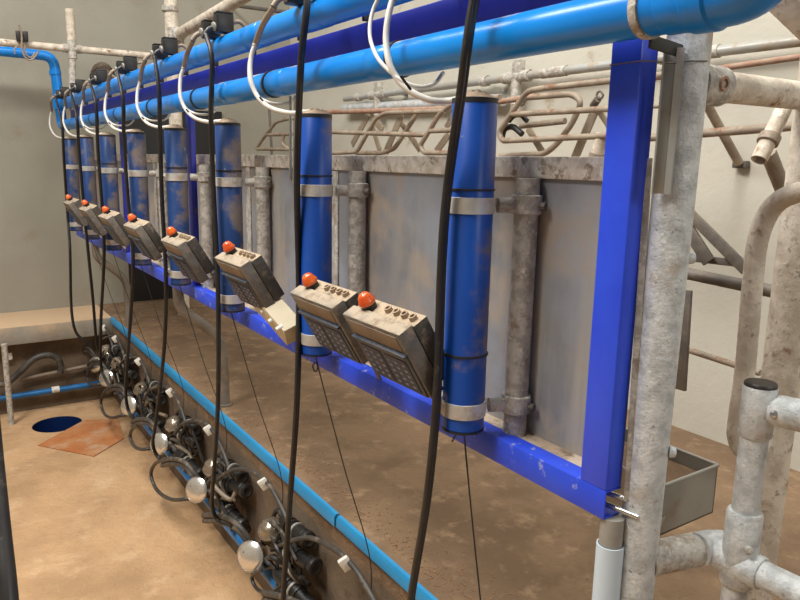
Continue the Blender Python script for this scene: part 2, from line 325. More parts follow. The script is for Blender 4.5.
# crumbs on the shelf
# ------------------------------------------------------------------ panel posts and the cylinders
NTH = ['nearest', 'second from', 'third from', 'fourth from', 'fifth from', 'sixth from', 'seventh from', 'farthest from']
ORDL = [n+' the blue post' for n in NTH]
ZT, ZB = .133, -.610
ZS1 = aX(470, 207, .95).z; ZS2 = aX(463, 418, .95).z
lug = V((-.83, .55, 0)).normalized()
for k, y in enumerate(COLY):
    pc = V((1.120, y-.050, 0))
    t = thing('panel_post', 'galvanized pipe post behind the blue cylinder '+ORDL[k], 'post', (pc.x, pc.y, -.634), 'galvanized posts on the grey panel')
    part('pole', MB().cyl(pc+V((0, 0, -.634)), pc+V((0, 0, -.03)), .0275, 20), m_galvd, t)
    for zz in (ZS1, ZS2):
        c = pc+V((0, 0, zz)); mb = MB(); mb.lathe(c-V((0, 0, .02)), (0, 0, 1), [(0, .031), (.002, .035), (.042, .035), (.044, .031)], 20)
        d = (V((CX, y, 0))-V((pc.x, pc.y, 0))).normalized()
        mb.cyl(c+d*.02, c+d*.068, .017, 14)
        cl = part('clamp', mb, m_galvd, t)
        mb = MB(); e = V((.35, -.94, 0)).normalized(); mb.cyl(c+e*.030, c+e*.047, .009, 8); part('set_screw', mb, m_darksteel, cl)
    # cylinder
    c = V((CX, y, 0)); q = random.Random(k)
    t = thing('blue_cylinder', ('bright blue' if k < 2 else 'dusty dark blue')+' upright cylinder with two steel straps, '+ORDL[k], 'cylinder', (CX, y, ZB), 'blue cylinders along the frame')
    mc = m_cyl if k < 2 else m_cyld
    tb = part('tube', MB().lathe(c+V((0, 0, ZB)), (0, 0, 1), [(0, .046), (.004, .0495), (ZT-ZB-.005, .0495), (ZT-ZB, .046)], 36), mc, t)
    part('end_rim', MB().lathe(c+V((0, 0, ZT-.006)), (0, 0, 1), [(0, .0502), (.010, .0502), (.011, .047)], 36), m_tie, t)
    part('bottom_rim', MB().lathe(c+V((0, 0, ZB-.004)), (0, 0, 1), [(0, .047), (.001, .0502), (.006, .0502)], 36), m_tie, t)
    mb = MB(); n = 20; vs = []; fs = []
    for i in range(6):
        rr = .047*(1-i/5.5)
        for a in range(n):
            vs.append(c+V((rr*cos(2*pi*a/n), rr*sin(2*pi*a/n), ZT+.004+.016*(1-(rr/.047)**2)*q.uniform(.6, 1.3))))
    for i in range(5):
        for a in range(n): fs.append((i*n+a, i*n+(a+1) % n, (i+1)*n+(a+1) % n, (i+1)*n+a))
    fs += [tuple(range(5*n, 6*n)), tuple(range(n-1, -1, -1))]
    part('dust_heap', mb.add(vs, fs), m_dust, t, 'tan heap of dust on the flat top')
    for zz, h in ((ZS1, .036), (ZS2, .036)):
        mb = MB(); mb.lathe(c+V((0, 0, zz-h/2)), (0, 0, 1), [(0, .0505), (.001, .053), (h-.001, .053), (h, .0505)], 36)
        mb.box(c+V((0, 0, zz))+lug*.058, (.016, .012, h*.9), (lug, V((-lug.y, lug.x, 0)), V((0, 0, 1))), .002)
        st = part('strap', mb, m_strap, t)
        p = c+V((0, 0, zz))+lug*.060; w = V((lug.y, -lug.x, 0))
        mb = MB(); mb.cyl(p-w*.016, p+w*.018, .0045, 8); part('bolt', mb, m_steel, st)
    if k in (0, 1, 2, 3, 5):
        zt = ZS1+.042 if k else ZS1+.032
        mb = MB(); mb.lathe(c+V((0, 0, zt)), (0, 0, 1), [(0, .0498), (.0005, .0522), (.0045, .0522), (.005, .0498)], 36)
        if k == 0:
            part('cable_tie', mb, m_rub, t); mb = MB(); z2 = aX(463, 362, .95).z; mb.lathe(c+V((0, 0, z2)), (0, 0, 1), [(0, .0498), (.0005, .0525), (.0045, .0525), (.005, .0498)], 36)
        part('cable_tie', mb, m_rub, t)
    # thin cord from the bottom of the cylinder down to the milking cluster
    if k < 7:
        a = c+V((-.01, -.02, ZB)); b = V((1.19, y-.04, PZ-.02)); e = V((1.14, y-.10, -1.62))
        if k == 0: b = V((1.16, y+.03, PZ-.02))
        mb = MB(); mb.tube(smoothpath([a, a+V((.002, 0, -.03)), a*.5+b*.5+V((-.004, 0, -.01)), b, e], 8), .0022, 6)
        if k == 1: mb.tube(smoothpath([a+V((-.004, .006, -.03)), a+V((-.004, .02, -.045)), a+V((-.002, .008, -.06)), a+V((0, -.008, -.045)), a+V((0, 0, -.025))], 6), .0025, 6)
        if k == 0: mb.tube([a+V((0, .015, .003)), a+V((-.008, .035, -.04))], .002, 6)
        single('retract_cord', mb, m_tie, 'thin black cord under the blue cylinder '+ORDL[k], 'cord', 'thin cords under the cylinders')

# ------------------------------------------------------------------ bright blue pipes
LX, LZ, LR = .985, .246, .041
ey = 6.62
pts = [(LX, .70, LZ), (LX, 6.55, LZ)]
t = thing('vacuum_pipe', 'lower bright blue plastic pipe running the length of the frame, rising at the far end', 'pipe', (LX, .70, LZ-LR))
part('run', MB().tube(pts, LR, 32), m_pvc, t)
# far end: elbow up, riser, elbow to the left along the end wall
zc = .80
path = fillet([(LX, 6.50, LZ), (LX, ey, LZ), (LX-.03, ey, zc), (-.6, ey, zc+.02)], .09, 8)
part('riser', MB().tube(path, LR*.98, 24), m_pvc, t)
for a, b in (((LX, 6.40, LZ), (LX, 6.47, LZ)), ((LX-.012, ey, .38), (LX-.017, ey, .47)), ((LX-.025, ey, .655), (LX-.026, ey, .685))): part('socket', MB().cyl(a, b, LR*1.12, 24), m_pvc, t)
# near end: coupling and an elbow turning up
mb = MB(); mb.lathe((LX, .735, LZ), (0, -1, 0), [(0, LR*1.02), (.004, LR*1.06), (.045, LR*1.06), (.05, LR*1.17), (.085, LR*1.19), (.09, LR*1.06), (.11, LR*1.06)], 32)
part('coupling', mb, m_pvc, t)
path = fillet([(LX, .70, LZ), (LX, .575, LZ), (LX+.02, .56, LZ+.5)], .13, 12)
part('elbow', MB().tube(path, LR*1.08, 32), m_pvc, t)
# joints (narrow grooves / sleeves) along the run
for y in (1.50, 2.12, 2.62, 3.20, 3.78, 4.45, 5.2): part('sleeve_joint', MB().lathe((LX, y, LZ), (0, 1, 0), [(0, LR), (.002, LR*1.03), (.10, LR*1.03), (.102, LR)], 32), m_pvc, t)
mb = MB(); mb.lathe((LX, .762, LZ), (0, 1, 0), [(0, LR*1.02), (.001, LR*1.09), (.016, LR*1.09), (.017, LR*1.02)], 32)
t = thing('pipe_strap', 'grey strap clamping the lower blue pipe above the blue post', 'clamp', (LX, .77, LZ-LR))
part('band', mb, m_galvd, t)
part('bracket', MB().bar((LX+.01, .772, LZ-LR-.005), (1.105, .790, LZ-LR-.008), .022, .006), m_tie, t)
UX, UZ, UR = 1.0, .421, .041
t = thing('milk_pipe', 'upper bright blue plastic pipe carrying the black pulsators', 'pipe', (UX, .2, UZ-UR))
part('run', MB().tube([(UX, .2, UZ), (UX, 6.55, UZ)], UR, 32), m_pvc, t)
for y in (1.9, 2.35, 2.95, 3.7, 4.5): part('sleeve_joint', MB().lathe((UX, y, UZ), (0, 1, 0), [(0, UR), (.002, UR*1.03), (.12, UR*1.03), (.122, UR)], 32), m_pvc, t)
part('end_cap', MB().lathe((UX, 6.55, UZ), (0, 1, 0), [(0, UR*1.1), (.04, UR*1.1), (.045, UR*.9)], 24), m_pvc, t)

# ------------------------------------------------------------------ pulsators, hoses, tubes per stall
DP = aX(225, 36, 1.0).y-COLY[2]
for k, y in enumerate(COLY):
    py = y+DP-.05; top = UZ+UR-.004
    for j, (dy, w, h, nm) in enumerate(((0, .05, .068, ''), (.085, .046, .06, ''))):
        yy = py+dy; UXP = UX-.02-.02*j; top = UZ+UR+.000-.012*j
        t = thing('pulsator', '%s black pulsator box above the blue cylinder %s' % ('larger' if j == 0 else 'smaller', ORDL[k]), 'pulsator', (UXP, yy, top), 'pulsators on the upper blue pipe')
        part('housing', MB().bb((UXP-.035, yy-w/2, top), (UXP+.03, yy+w/2, top+h), .006), m_black, t)
        part('lid', MB().bb((UXP-.034, yy-w/2+.001, top+h-.001), (UXP+.029, yy+w/2-.001, top+h+.007), .004), m_black, t)
        part('front_ring', MB().lathe((UXP-.034, yy, top+.022), (-1, 0, -.25), [(0, .014), (.003, .0165), (.009, .0165), (.011, .012)], 16), m_trough, t)
        mb = MB(); mb.tube(smoothpath([(UXP-.048, yy, top+.016), (UXP-.062, yy+.002, top+.006), (UXP-.075, yy+.006, top-.012)], 5), .009, 12)
        part('nipple', mb, m_tan if j else m_rub, t)
        if j == 0:
            part('rear_tube', MB().tube(smoothpath([(UXP+.028, yy-.01, top+.04), (UXP+.055, yy-.015, top+.045), (UXP+.08, yy-.02, top+.02), (UXP+.085, yy-.02, top-.03)], 5), .008, 10), m_tan, t)
    top = UZ+UR
    # twin black milk hose: over both pipes, past the cylinder, down into the pit
    H = [(UX-.092, py, top-.01), (.925, py-.01, UZ), (.915, y+.13, .26), (.925, y+.085, .08), (.925, y+.075, -.25), (.915, y+.09, -.6), (.925, y+.12, -1.0), (.94, y+.10, -1.4), (.97, y+.04, -1.70)]
    if k == 0:
        H = [aX(473, -5, .90), aX(468, 40, .895), aX(461, 95, .905), aX(448, 185, .925), aX(442, 260, .925), aX(437, 395, .925), aX(427, 500, .925), aX(411, 600, .93), aX(404, 680, .95)]
        H = [V((UX-.092, py, top-.01)), V((.92, py-.05, UZ))]+H[1:]
    if k == 1:
        H = [aX(307, -5, .91), aX(302, 50, .90), aX(299, 105, .915), aX(297, 190, .93), aX(299, 290, .95), aX(297, 400, .93), aX(290, 500, .93), aX(283, 600, .95), aX(280, 660, .97)]
        H = [V((UX-.092, py, top-.01))]+H
    if k == 2:
        H = [V((UX-.092, py, top-.01)), aX(212, 60, .91), aX(211, 115, .915), aX(213, 180, .925), aX(218, 290, .93), aX(218, 400, .93), aX(214, 470, .95), aX(212, 505, .97), aX(218, 520, 1.0), aX(232, 526, 1.02)]
    if k == 3:
        H = [V((UX-.092, py, top-.01)), aX(159, 90, .91), aX(160, 130, .915), aX(162, 200, .925), aX(166, 280, .93), aX(164, 350, .94), aX(156, 420, .96), aX(153, 445, .97), aX(160, 459, 1.0), aX(170, 461, 1.02)]
    if k == 4:
        H = [V((UX-.092, py, top-.01)), aX(123, 100, .91), aX(124, 140, .92), aX(128, 200, .925), aX(133, 255, .93), aX(131, 310, .94), aX(126, 380, .97), aX(127, 405, .99), aX(133, 418, 1.01), aX(142, 421, 1.03)]
    if k == 5:
        H = [V((UX-.092, py, top-.01)), aX(96, 105, .91), aX(98, 150, .92), aX(103, 220, .93), aX(104, 260, .93), aX(101, 320, .95), aX(101, 365, .98), aX(107, 382, 1.0), aX(114, 392, 1.03)]
    if k == 6:
        H = [V((UX-.092, py, top-.01)), aX(77, 118, .91), aX(79, 150, .92), aX(85, 220, .93), aX(88, 250, .93), aX(93, 300, .96), aX(97, 345, 1.0), aX(103, 355, 1.04)]
    if k == 7:
        H = [V((UX-.092, py, top-.01)), aX(62, 125, .92), aX(64, 160, .92), aX(68, 220, .93), aX(70, 250, .905), aY(71, 300, 6.22), aY(73, 322, 6.2), aY(77, 334, 6.2), aY(84, 340, 6.2), aY(92, 346, 6.21)]
    P = smoothpath(H, 6); t = thing('milk_hose', 'black twin rubber hose hanging left of the blue cylinder '+ORDL[k], 'hose', P[-1], 'black hoses hanging from the pulsators')
    side = V((.9, .44, 0)) if k == 0 else V((.75, .66, 0)) if k == 1 else V((.6, .8, 0)); rh = .0074 if k < 3 else .0068
    for sgn in (-1, 1):
        q = [p+side*((.0072 if k < 3 else .0088)*sgn)*min(1, .35+i/10) for i, p in enumerate(P)]
        part('strand', MB().tube(q, rh, 12), m_rub, t)
    # hose ties to the cylinder
    # white tube to the top of the cylinder
    tr = lambda x, yy, X: aX(x, yy, X)+V((0, y-COLY[1], 0))
    mb = MB(); start = V((UX-.112, py+.09, top-.024))
    W = [start+V((0, 0, 0)), tr(256, 42, .915), tr(251, 58, .90), tr(251, 80, .89), tr(258, 97, .90), tr(271, 108, .915), tr(290, 113, .945), tr(304, 112, .975), tr(312, 111, .995)]
    if k == 0: W = [start, aX(394, -6, .925), aX(388, 18, .905), aX(386, 40, .895), aX(389, 62, .89), aX(397, 78, .90), aX(410, 91, .915), aX(430, 100, .945), aX(446, 101, .975), aX(458, 99, .99)]
    t = thing('white_tube', 'milky white tube looping down to the blue cylinder '+ORDL[k], 'tube', W[-1], 'white tubes on the blue pipes')
    part('tube', MB().tube(smoothpath(W[1:], 7), .0075, 12), m_white, t)
    part('tan_end', MB().tube(smoothpath([W[0], W[0]*.5+W[1]*.5+V((-.004, 0, .004)), W[1], W[1]*.7+W[2]*.3], 5), .0095, 12), m_tan, t)
    if k < 6:
        B = [tr(252, 50, .912), tr(249, 65, .905), tr(250, 82, .893), tr(257, 95, .91), tr(268, 102, .93), tr(280, 104, .97), tr(290, 102, 1.02), tr(296, 94, 1.05)]
        if k == 0: B = [aX(383, -10, .93), aX(374, 8, .915), aX(370, 25, .90), aX(371, 42, .89), aX(379, 60, .885), aX(394, 75, .895), aX(406, 83, .91), aX(422, 87, .94), aX(435, 83, .98), aX(443, 73, 1.03)]
        part('thin_tube', MB().tube(smoothpath(B, 6), .0048, 10), m_white, t)
        a = tr(263, 101, .905) if k else aX(405, 82, .89); mb = MB(); mb.tube([a+V((-.012, 0, .012)), a+V((.012, -.006, -.016))], .003, 6); part('cable_tie', mb, m_tie, t)
        # dark band where the tube wraps the lower pipe
        yb = tr(262, 80, .94).y
        part('rubber_band', MB().lathe((LX, yb, LZ), (0, 1, 0), [(0, LR), (.001, LR*1.09), (.014, LR*1.09), (.015, LR)], 28), m_rub, t)

# hose ties near cylinder one
# ------------------------------------------------------------------ control boxes
ACOR = [(341.8, 313.7), (289, 292.3), (213.7, 257.5), (160, 240), (122.5, 225), (97.5, 216), (78, 208.7), (62.5, 202.5)]
ev = V((.098, 0, -.166)).normalized()          # down the front face
en = V((-.166, 0, -.098)).normalized()         # out of the front face
BWID, BH = .257, .192
for k, a in enumerate(ACOR):
    xa = .83 if k < 2 else .80
    A = aX(a[0], a[1], xa); u = V((0, -1, 0)); sc = xa/.83
    W, Hh = BWID*sc, BH*sc
    t = thing('control_box', 'dusty grey control box with keypad and orange light, '+ORDL[k], 'control box', A+ev*Hh+u*W/2, 'control boxes along the lower rail')
    def pt(s_, v_, n_): return A+u*(s_*W)+ev*(v_*Hh)-en*n_
    D1, D2 = .040*sc, .085*sc
    ax = (u, ev, -en)
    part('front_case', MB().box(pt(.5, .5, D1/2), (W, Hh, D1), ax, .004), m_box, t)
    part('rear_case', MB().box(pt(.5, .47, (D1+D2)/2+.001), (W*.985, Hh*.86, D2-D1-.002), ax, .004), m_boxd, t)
    part('front_plate', MB().box(pt(.5, .66, -.001), (W*.92, Hh*.64, .006), ax, .002), m_front, t)
    part('display_window', MB().box(pt(.5, .17, -.0005), (W*.84, Hh*.22, .003), ax, .001), m_disp, t)
    part('visor', MB().box(pt(.5, .325, -.005), (W*.92, Hh*.04, .012), ax, .002), m_front, t)
    if k < 5:
        for s0, s1 in ((.12, .47), (.53, .90)):
            kp = part('keypad', MB().box(pt((s0+s1)/2, .68, -.0045), ((s1-s0)*W, Hh*.50, .003), ax, .001), m_key, t)
            mb = MB()
            for i in range(3):
                for j in range(5):
                    mb.box(pt(s0+(s1-s0)*(i+.5)/3, .46+.44*(j+.5)/5, -.0065), ((s1-s0)*W/3*.36, Hh*.028, .002), ax, 0)
            part('key_legends', mb, m_leg, kp)
    if k < 4:
        mb = MB()
        for s_ in (.50, .64, .77, .9):
            c = pt(s_, .04, (D1+D2)/2); mb.pipe(c-ev*.0, c-ev*(Hh*.055), .010*sc, .006*sc, 14)
        part('knockout_ring', mb, m_dust, t)
    bp = pt(.22, .0, D1+.012*sc); up = -ev
    bb_ = part('beacon_base', MB().lathe(bp-up*.012, up, [(0, .019*sc), (.02, .019*sc), (.022, .017*sc)], 18), m_black, t)
    part('beacon_lens', MB().lathe(bp+up*.008, up, [(0, .021*sc), (.003, .0225*sc), (.008, .0222*sc), (.012, .0195*sc), (.022, .016*sc), (.028, .011*sc), (.031, .001)], 20), m_red, t, 'orange-red warning light')
    # bracket to the lower rail
    q = pt(.5, .72, D2); mb = MB(); mb.bar(q, V((RAILX0+.005, q.y, -.634)), .02, .006, V((0, 1, 0))); part('bracket', mb, m_darksteel, t)

# small beige junction box with three white glands
c0 = aX(259, 297, .90); e1 = aX(290, 332, .93)
t = thing('junction_box', 'small pale beige plastic box with white cable glands between two control boxes', 'box', e1)
lx = (e1-c0).normalized(); hz = V((.95, -.1, .35)); hz = (hz-lx*hz.dot(lx)).normalized(); wz = lx.cross(hz)
ctr = aX(275.5, 312, .925)
part('case', MB().box(ctr, ((e1-c0).length*1.22, .07, .072), (lx, hz, wz), .004), m_beige, t)
mb = MB()
for q in ((263, 311), (271, 320), (278.5, 328)):
    p = aX(q[0]-2, q[1]+2, .885); mb.cyl(p+V((.02, -.005, .012)), p, .0085, 10)
part('cable_gland', mb, m_clip, t)
part('mount_arm', MB().bar(ctr, V((RAILX0+.004, ctr.y-.03, -.64)), .02, .008), m_darksteel, t)

# ------------------------------------------------------------------ S-bent legs under the rail, right end leg with sleeve
def sleg(y, lab):
    path = fillet([(1.08, y, -.69), (1.08, y, -.80), (1.29, y-.07, -.99), (1.295, y-.08, PZ)], .09, 7)
    t = thing('frame_leg', lab, 'leg', (1.295, y-.08, PZ), 'S-bent legs under the blue rail')
    part('pipe', MB().tube(path, .029, 18), m_legm, t)
    part('base_collar', MB().lathe((1.295, y-.08, PZ), (0, 0, 1), [(0, .036), (.012, .036), (.014, .030)], 18), m_legm, t)
sleg(3.78, 'S-bent galvanized leg stepping back under the blue rail, in the open middle of it')
sleg(6.05, 'S-bent galvanized leg in shadow under the far end of the blue rail')
q = aX(612, 525, 1.08)
t = thing('end_leg', 'short steel leg under the near rail end standing in a pale blue plastic sleeve', 'leg', (q.x, q.y, PZ))
lp = aX(609, 560, 1.085); lp.z = 0
part('steel_stub', MB().cyl(lp+V((0, 0, -.95)), lp+V((0, 0, -.69)), .0235, 20), m_trough, t)
part('sleeve', MB().pipe(lp+V((0, 0, PZ)), lp+V((0, 0, -.750)), .0275, .0248, 24), m_white_pvc, t)
mb = MB(); mb.cyl((1.075, .90, -.648), (1.115, .80, -.655), .006, 10); mb.cyl((1.07, .90, -.668), (1.105, .79, -.677), .006, 10)
single('rail_pins', mb, m_steel, 'two steel pins sticking out of the open end of the blue lower rail', 'pin')

# ------------------------------------------------------------------ big galvanized post and key-clamp rails at the right
GP = V((1.138, .800, 0))
t = thing('corner_post', 'thick galvanized steel post at the right end of the blue frame', 'post', (GP.x, GP.y, PZ))
part('pole', MB().tube([GP+V((0, .010, PZ)), GP+V((0, .008, -.78)), GP+V((0, 0, .235))], .038, 32), m_galv, t)
part('base_plate', MB().bb(GP+V((-.07, -.07, PZ)), GP+V((.07, .07, PZ+.01)), .002), m_galv, t)
fc = V((-.42, -.90, 0))
for z, s_ in ((-.165, V((.75, -.66, 0))), (-.545, V((.60, -.80, 0)))):
    p = GP+V((0, 0, z))+s_*.034; part('bolt_head', MB().lathe(p, s_, [(0, .011), (.004, .011), (.012, .009), (.013, .004)], 14), m_galv, t)
# big cream top pipe running into the stall
z0 = aX(700, 81, 1.135).z
t = thing('top_cross_pipe', 'thick grey-cream pipe leaving the galvanized corner post towards the right', 'pipe', GP+V((.04, 0, z0-.03)))
part('pipe', MB().tube([GP+V((.03, 0, z0)), GP+V((1.5, .02, z0+.015))], .0285, 24), m_cream, t)
mb = MB(); mb.lathe(GP+V((.025, 0, z0)), (1, 0, 0), [(0, .034), (.004, .036), (.075, .036), (.08, .0285)], 24)
fit = part('socket', mb, m_galvd, t)
p = GP+V((.06, -.034, z0)); mb = MB(); mb.pipe(p, p+V((0, -.006, .0)), .013, .008, 14); part('screw_recess', mb, m_rust, fit)
# lower key-clamp rails
zl = -.783
t = thing('low_cross_rail', 'short galvanized rail from the corner post base to the key-clamp tee', 'rail', GP+V((.03, 0, zl-.03)))
KC = V((1.335, .72, 0))
part('pipe', MB().tube([GP+V((.02, .0, zl-.008)), V((KC.x-.02, KC.y+.03, zl))], .0345, 24), m_galvd, t)
part('elbow', MB().tube(fillet([V((KC.x-.07, KC.y+.036, zl+.003)), V((KC.x-.012, KC.y+.028, zl)), V((KC.x, KC.y-.03, zl+.005))], .03, 8), .034, 24), m_galv, t)
zt = aY(763, 383, KC.y).z
t = thing('key_clamp_post', 'galvanized post with a dark rubber cap standing on a key-clamp tee', 'post', (KC.x, KC.y-.04, PZ))
KP = V((KC.x+.01, KC.y-.03, 0)) 
KP = V((aY(749, 480, .685).x, .685, 0)); zt = aY(763, 384, .685).z
part('pole', MB().tube([KP+V((0, 0, PZ)), KP+V((0, 0, zt-.09))], .026, 24), m_galv, t)
tee = MB(); tee.lathe(KP+V((0, 0, zl-.045)), (0, 0, 1), [(0, .031), (.004, .034), (.155, .034), (.16, .031)], 24)
tee.lathe(KP+V((0, .055, zl)), (0, -1, 0), [(0, .031), (.004, .034), (.10, .034), (.104, .031)], 24)
te = part('tee_fitting', tee, m_galv, t)
p = KP+V((-.022, -.025, zl+.05)); d = V((-.6, -.8, 0)); part('grub_screw', MB().lathe(p, d, [(0, .008), (.010, .008), (.012, .004)], 12), m_galvd, te)
top = MB(); top.lathe(KP+V((0, 0, zt-.105)), (0, 0, 1), [(0, .028), (.004, .031), (.10, .031), (.105, .029)], 24)
ztop = zt-.045
top.lathe(KP+V((.01, -.02, ztop)), (0.25, -1, 0), [(0, .03), (.02, .031), (.06, .031), (.064, .028)], 20)
tp = part('top_fitting', top, m_galv, t)
part('rubber_cap', MB().lathe(KP+V((0, 0, zt-.004)), (0, 0, 1), [(0, .030), (.006, .030), (.009, .028)], 24), m_rub, t)
for dz in (.0,):
    p = KP+V((-.012, -.037, ztop)); part('set_screw', MB().lathe(p, V((-.35, -1, 0)), [(0, .009), (.006, .009), (.010, .005)], 12), m_steel, tp)
t = thing('upper_side_rail', 'galvanized rail from the top of the key-clamp post out to the right edge', 'rail', KP+V((.02, -.10, ztop-.03)))
part('pipe', MB().tube([KP+V((.02, -.075, ztop)), KP+V((.14, -.62, ztop+.01))], .0275, 24), m_galv, t)
t = thing('lower_side_rail', 'galvanized rail from the key-clamp tee out to the bottom right corner', 'rail', KP+V((0, -.05, zl-.03)))
part('pipe', MB().tube([KP+V((0, -.045, zl)), KP+V((.02, -.7, zl))], .0275, 24), m_galv, t)

# cream rusty post behind the key-clamp post
q0, q1 = aX(789, 300, 1.6), aX(767, 520, 1.6)
t = thing('rusty_post', 'cream-painted rusty post rising behind the key-clamp post at the right edge', 'post', (1.6, .80, PZ))
part('pole', MB().tube([V((1.6, .80, PZ)), V((1.6, .80, .6))], .042, 28), m_cream, t)
part('base_plate', MB().bb((1.52, .73, PZ), (1.68, .88, PZ+.01), .002), m_cream, t)
# hooked bent pipe
P = [aX(830, 190, 1.42), aX(796, 193, 1.42), aX(772, 208, 1.42), aX(758, 240, 1.42), aX(752, 290, 1.42), aX(745, 370, 1.42), aX(738, 420, 1.42), aX(737, 436, 1.42), aX(742, 449, 1.43), aX(752, 454, 1.45), aX(762, 450, 1.47), aX(767, 435, 1.49)]
t = thing('bent_gate_pipe', 'bent cream and grey gate pipe curving down in front of the rusty post', 'gate', P[-1])
part('hoop', MB().tube(smoothpath(P, 8), .0205, 20), m_cream, t)
# open-ended pipe with collar and its brace
a = aY(759, 160, .92); b = aY(788, 100, .92)
t = thing('open_pipe_end', 'cream pipe stub with an open end and collar below the thick top pipe', 'pipe', a)
d = (b-a).normalized()
part('pipe', MB().pipe(a, b, .0185, .0145, 20), m_cream, t)
part('collar', MB().lathe(a+d*.045, d, [(0, .0195), (.003, .0245), (.022, .0245), (.025, .0195)], 20), m_gate, t)
part('brace', MB().tube([aY(768, 152, .945), aY(800, 232, .945)], .0185, 16), m_gate, t)
# diagonal cream square beam, top right
a = aD(758, -22, 1.05); b = aD(846, 62, 1.05)
single('diagonal_brace', MB().bar(a, b, .036, .036, cu*.8+cf*.6), m_cream, 'cream muck-spattered square brace slanting across the top right corner', 'brace')

# stainless channel and perforated strip on the corner post
cp = V((GP.x-.052, GP.y-.010, 0))
u1 = V((.62, -.78, 0)); u2 = V((-.78, -.62, 0))
zA, zB = aX(665, 194, cp.x).z, .20
mid = V((cp.x+.002, cp.y+.003, (zA+zB)/2)); h = zB-zA
mb = MB()
mb.box(mid, (.034, .003, h), (u1, u2, V((0, 0, 1))), .001)
for s_, wd in ((-.0155, .012), (.0155, .012)): mb.box(mid+u1*s_+u2*wd/2, (.003, wd, h), (u1, u2, V((0, 0, 1))), .001)
mb.box(mid+u1*.010+u2*.011, (.012, .002, h), (u1, u2, V((0, 0, 1))), 0)
single('steel_channel', mb, m_zinc, 'short stainless channel fixed upright on the thick corner post', 'channel')
a, b = aX(649, 158, 1.10), aX(627, 500, 1.10)
mb = MB(); mb.bar(a, b, .013, .004, V((.6, -.8, 0)))
t = single('perforated_strip', mb, m_galvd, 'narrow rusty upright strip between the blue post and the corner post', 'strip')
# wire tied round blue post and corner post
zz = aX(640, 61, 1.05).z
single('tie_wire', MB().tube(smoothpath([(1.053, .90, zz), (1.053, .83, zz), (1.066, .81, zz-.002), (1.08, .785, zz-.006), (1.10, .770, zz-.002), (1.135, .759, zz)], 5), .0013, 6), m_darksteel, 'thin wire tying the blue post to the corner post just below the pipe', 'wire')

# galvanized trough behind the corner post
YT = .855
a, b = aY(663, 488, YT), aY(716, 462, YT)
zr = -.68; x0, x1 = a.x, b.x+.01; zb = -.80; Ld = .33
t = thing('feed_trough', 'dull grey metal feed trough behind the corner post with muck inside', 'trough', (x0, YT, zb))
mb = MB(); w = .003
mb.bb((x0, YT, zb), (x1, YT+w, zr), 0); mb.bb((x0, YT+Ld, zb), (x1, YT+Ld+w, zr), 0); mb.bb((x0, YT, zb), (x0+w, YT+Ld, zr), 0); mb.bb((x1-w, YT, zb), (x1, YT+Ld, zr), 0); mb.bb((x0, YT, zb), (x1, YT+Ld, zb+w), 0)
part('bin', mb, m_trough, t)
mb = MB(); r_ = .004
mb.tube([(x0, YT, zr), (x1, YT, zr)], r_, 8); mb.tube([(x0, YT+Ld, zr), (x1, YT+Ld, zr)], r_, 8); mb.tube([(x0, YT, zr), (x0, YT+Ld, zr)], r_, 8); mb.tube([(x1, YT, zr), (x1, YT+Ld, zr)], r_, 8)
part('rim', mb, m_trough, t)
part('muck', MB().bb((x0+.004, YT+.004, zb+.004), (x1-.004, YT+Ld-.004, zb+.088), 0), m_plat, t)
part('bracket', MB().bar((GP.x+.02, GP.y+.02, zb+.03), (x0+.05, YT+.012, zb+.03), .03, .006), m_galvd, t)

# ------------------------------------------------------------------ stall gates and rails beyond the panel
GX = 2.5; gr = .0145
def pl(pts, X=GX, rad=.04): return fillet([aX(x, y, X) for x, y in pts], rad, 5)
def gate(lab, rods, bars=(), hang=None):
    mb = MB()
    for pts, X, r in rods: mb.tube(pl(pts, X), r, 10)
    c = sum(mb.v, V((0, 0, 0)))/len(mb.v); c.z = min(v.z for v in mb.v)
    t = thing('stall_gate', lab, 'gate', c, 'rusty stall gates beyond the panel')
    for i, (pts, X, r) in enumerate(rods): part('bent_frame' if len(pts) > 3 else 'cross_bar', MB().tube(pl(pts, X), r, 10), m_gate, t)
    for a, b, X, w in bars: part('flat_brace', MB().bar(aX(*a, X), aX(*b, X), w, .008, V((0, .8, .6))), m_tan, t)
    return t
g1 = gate('rusty bent-pipe stall gate seen left of the blue post, over the ledge',
     [([(640, 134), (502, 141), (499, 132), (511, 114), (527, 91), (545, 88), (700, 71)], GX, gr),
      ([(510, 114.5), (640, 107)], GX, gr),
      ([(500, 156), (545, 154), (558, 143), (573, 122), (582, 101), (572, 94), (528, 97.5)], GX+.12, gr*1.05),
      ([(521, 126), (565, 121)], GX+.12, gr*1.1)],
     [((528, 128), (543, 153), GX+.2, .04), ((596, 108), (574, 160), GX+.2, .05), ((597, 108), (609, 126), GX+.2, .03)])
mb = MB(); mb.tube(smoothpath([aX(x, y, GX+.04) for x, y in ((502, 137), (505, 129), (513, 127), (522, 134))], 5), .016, 10)
mb.tube(smoothpath([aX(x, y, GX+.04) for x, y in ((509, 121), (514, 116), (521, 115), (527, 121))], 5), .013, 10)
part('rubber_stop', mb, m_rub, g1)
for q in ((521, 106), (523, 102)): part('chain_link', MB().tube(smoothpath([aX(q[0]+dx, q[1]+dy, GX+.04) for dx, dy in ((0, 0), (2.6, -1.5), (3, -5), (.5, -3), (0, 0))], 4), .005, 6), m_darksteel, g1)
part('ring', MB().tube(smoothpath([aX(600+3.2*cos(a_), 95+3.6*sin(a_), GX+.15) for a_ in (0, 1, 2, 3, 4, 5, 6.28)], 3), .006, 6), m_darksteel, g1)
part('latch', MB().tube([aX(598, 99, GX+.15), aX(593, 106, GX+.17)], .018, 8), m_darksteel, g1)
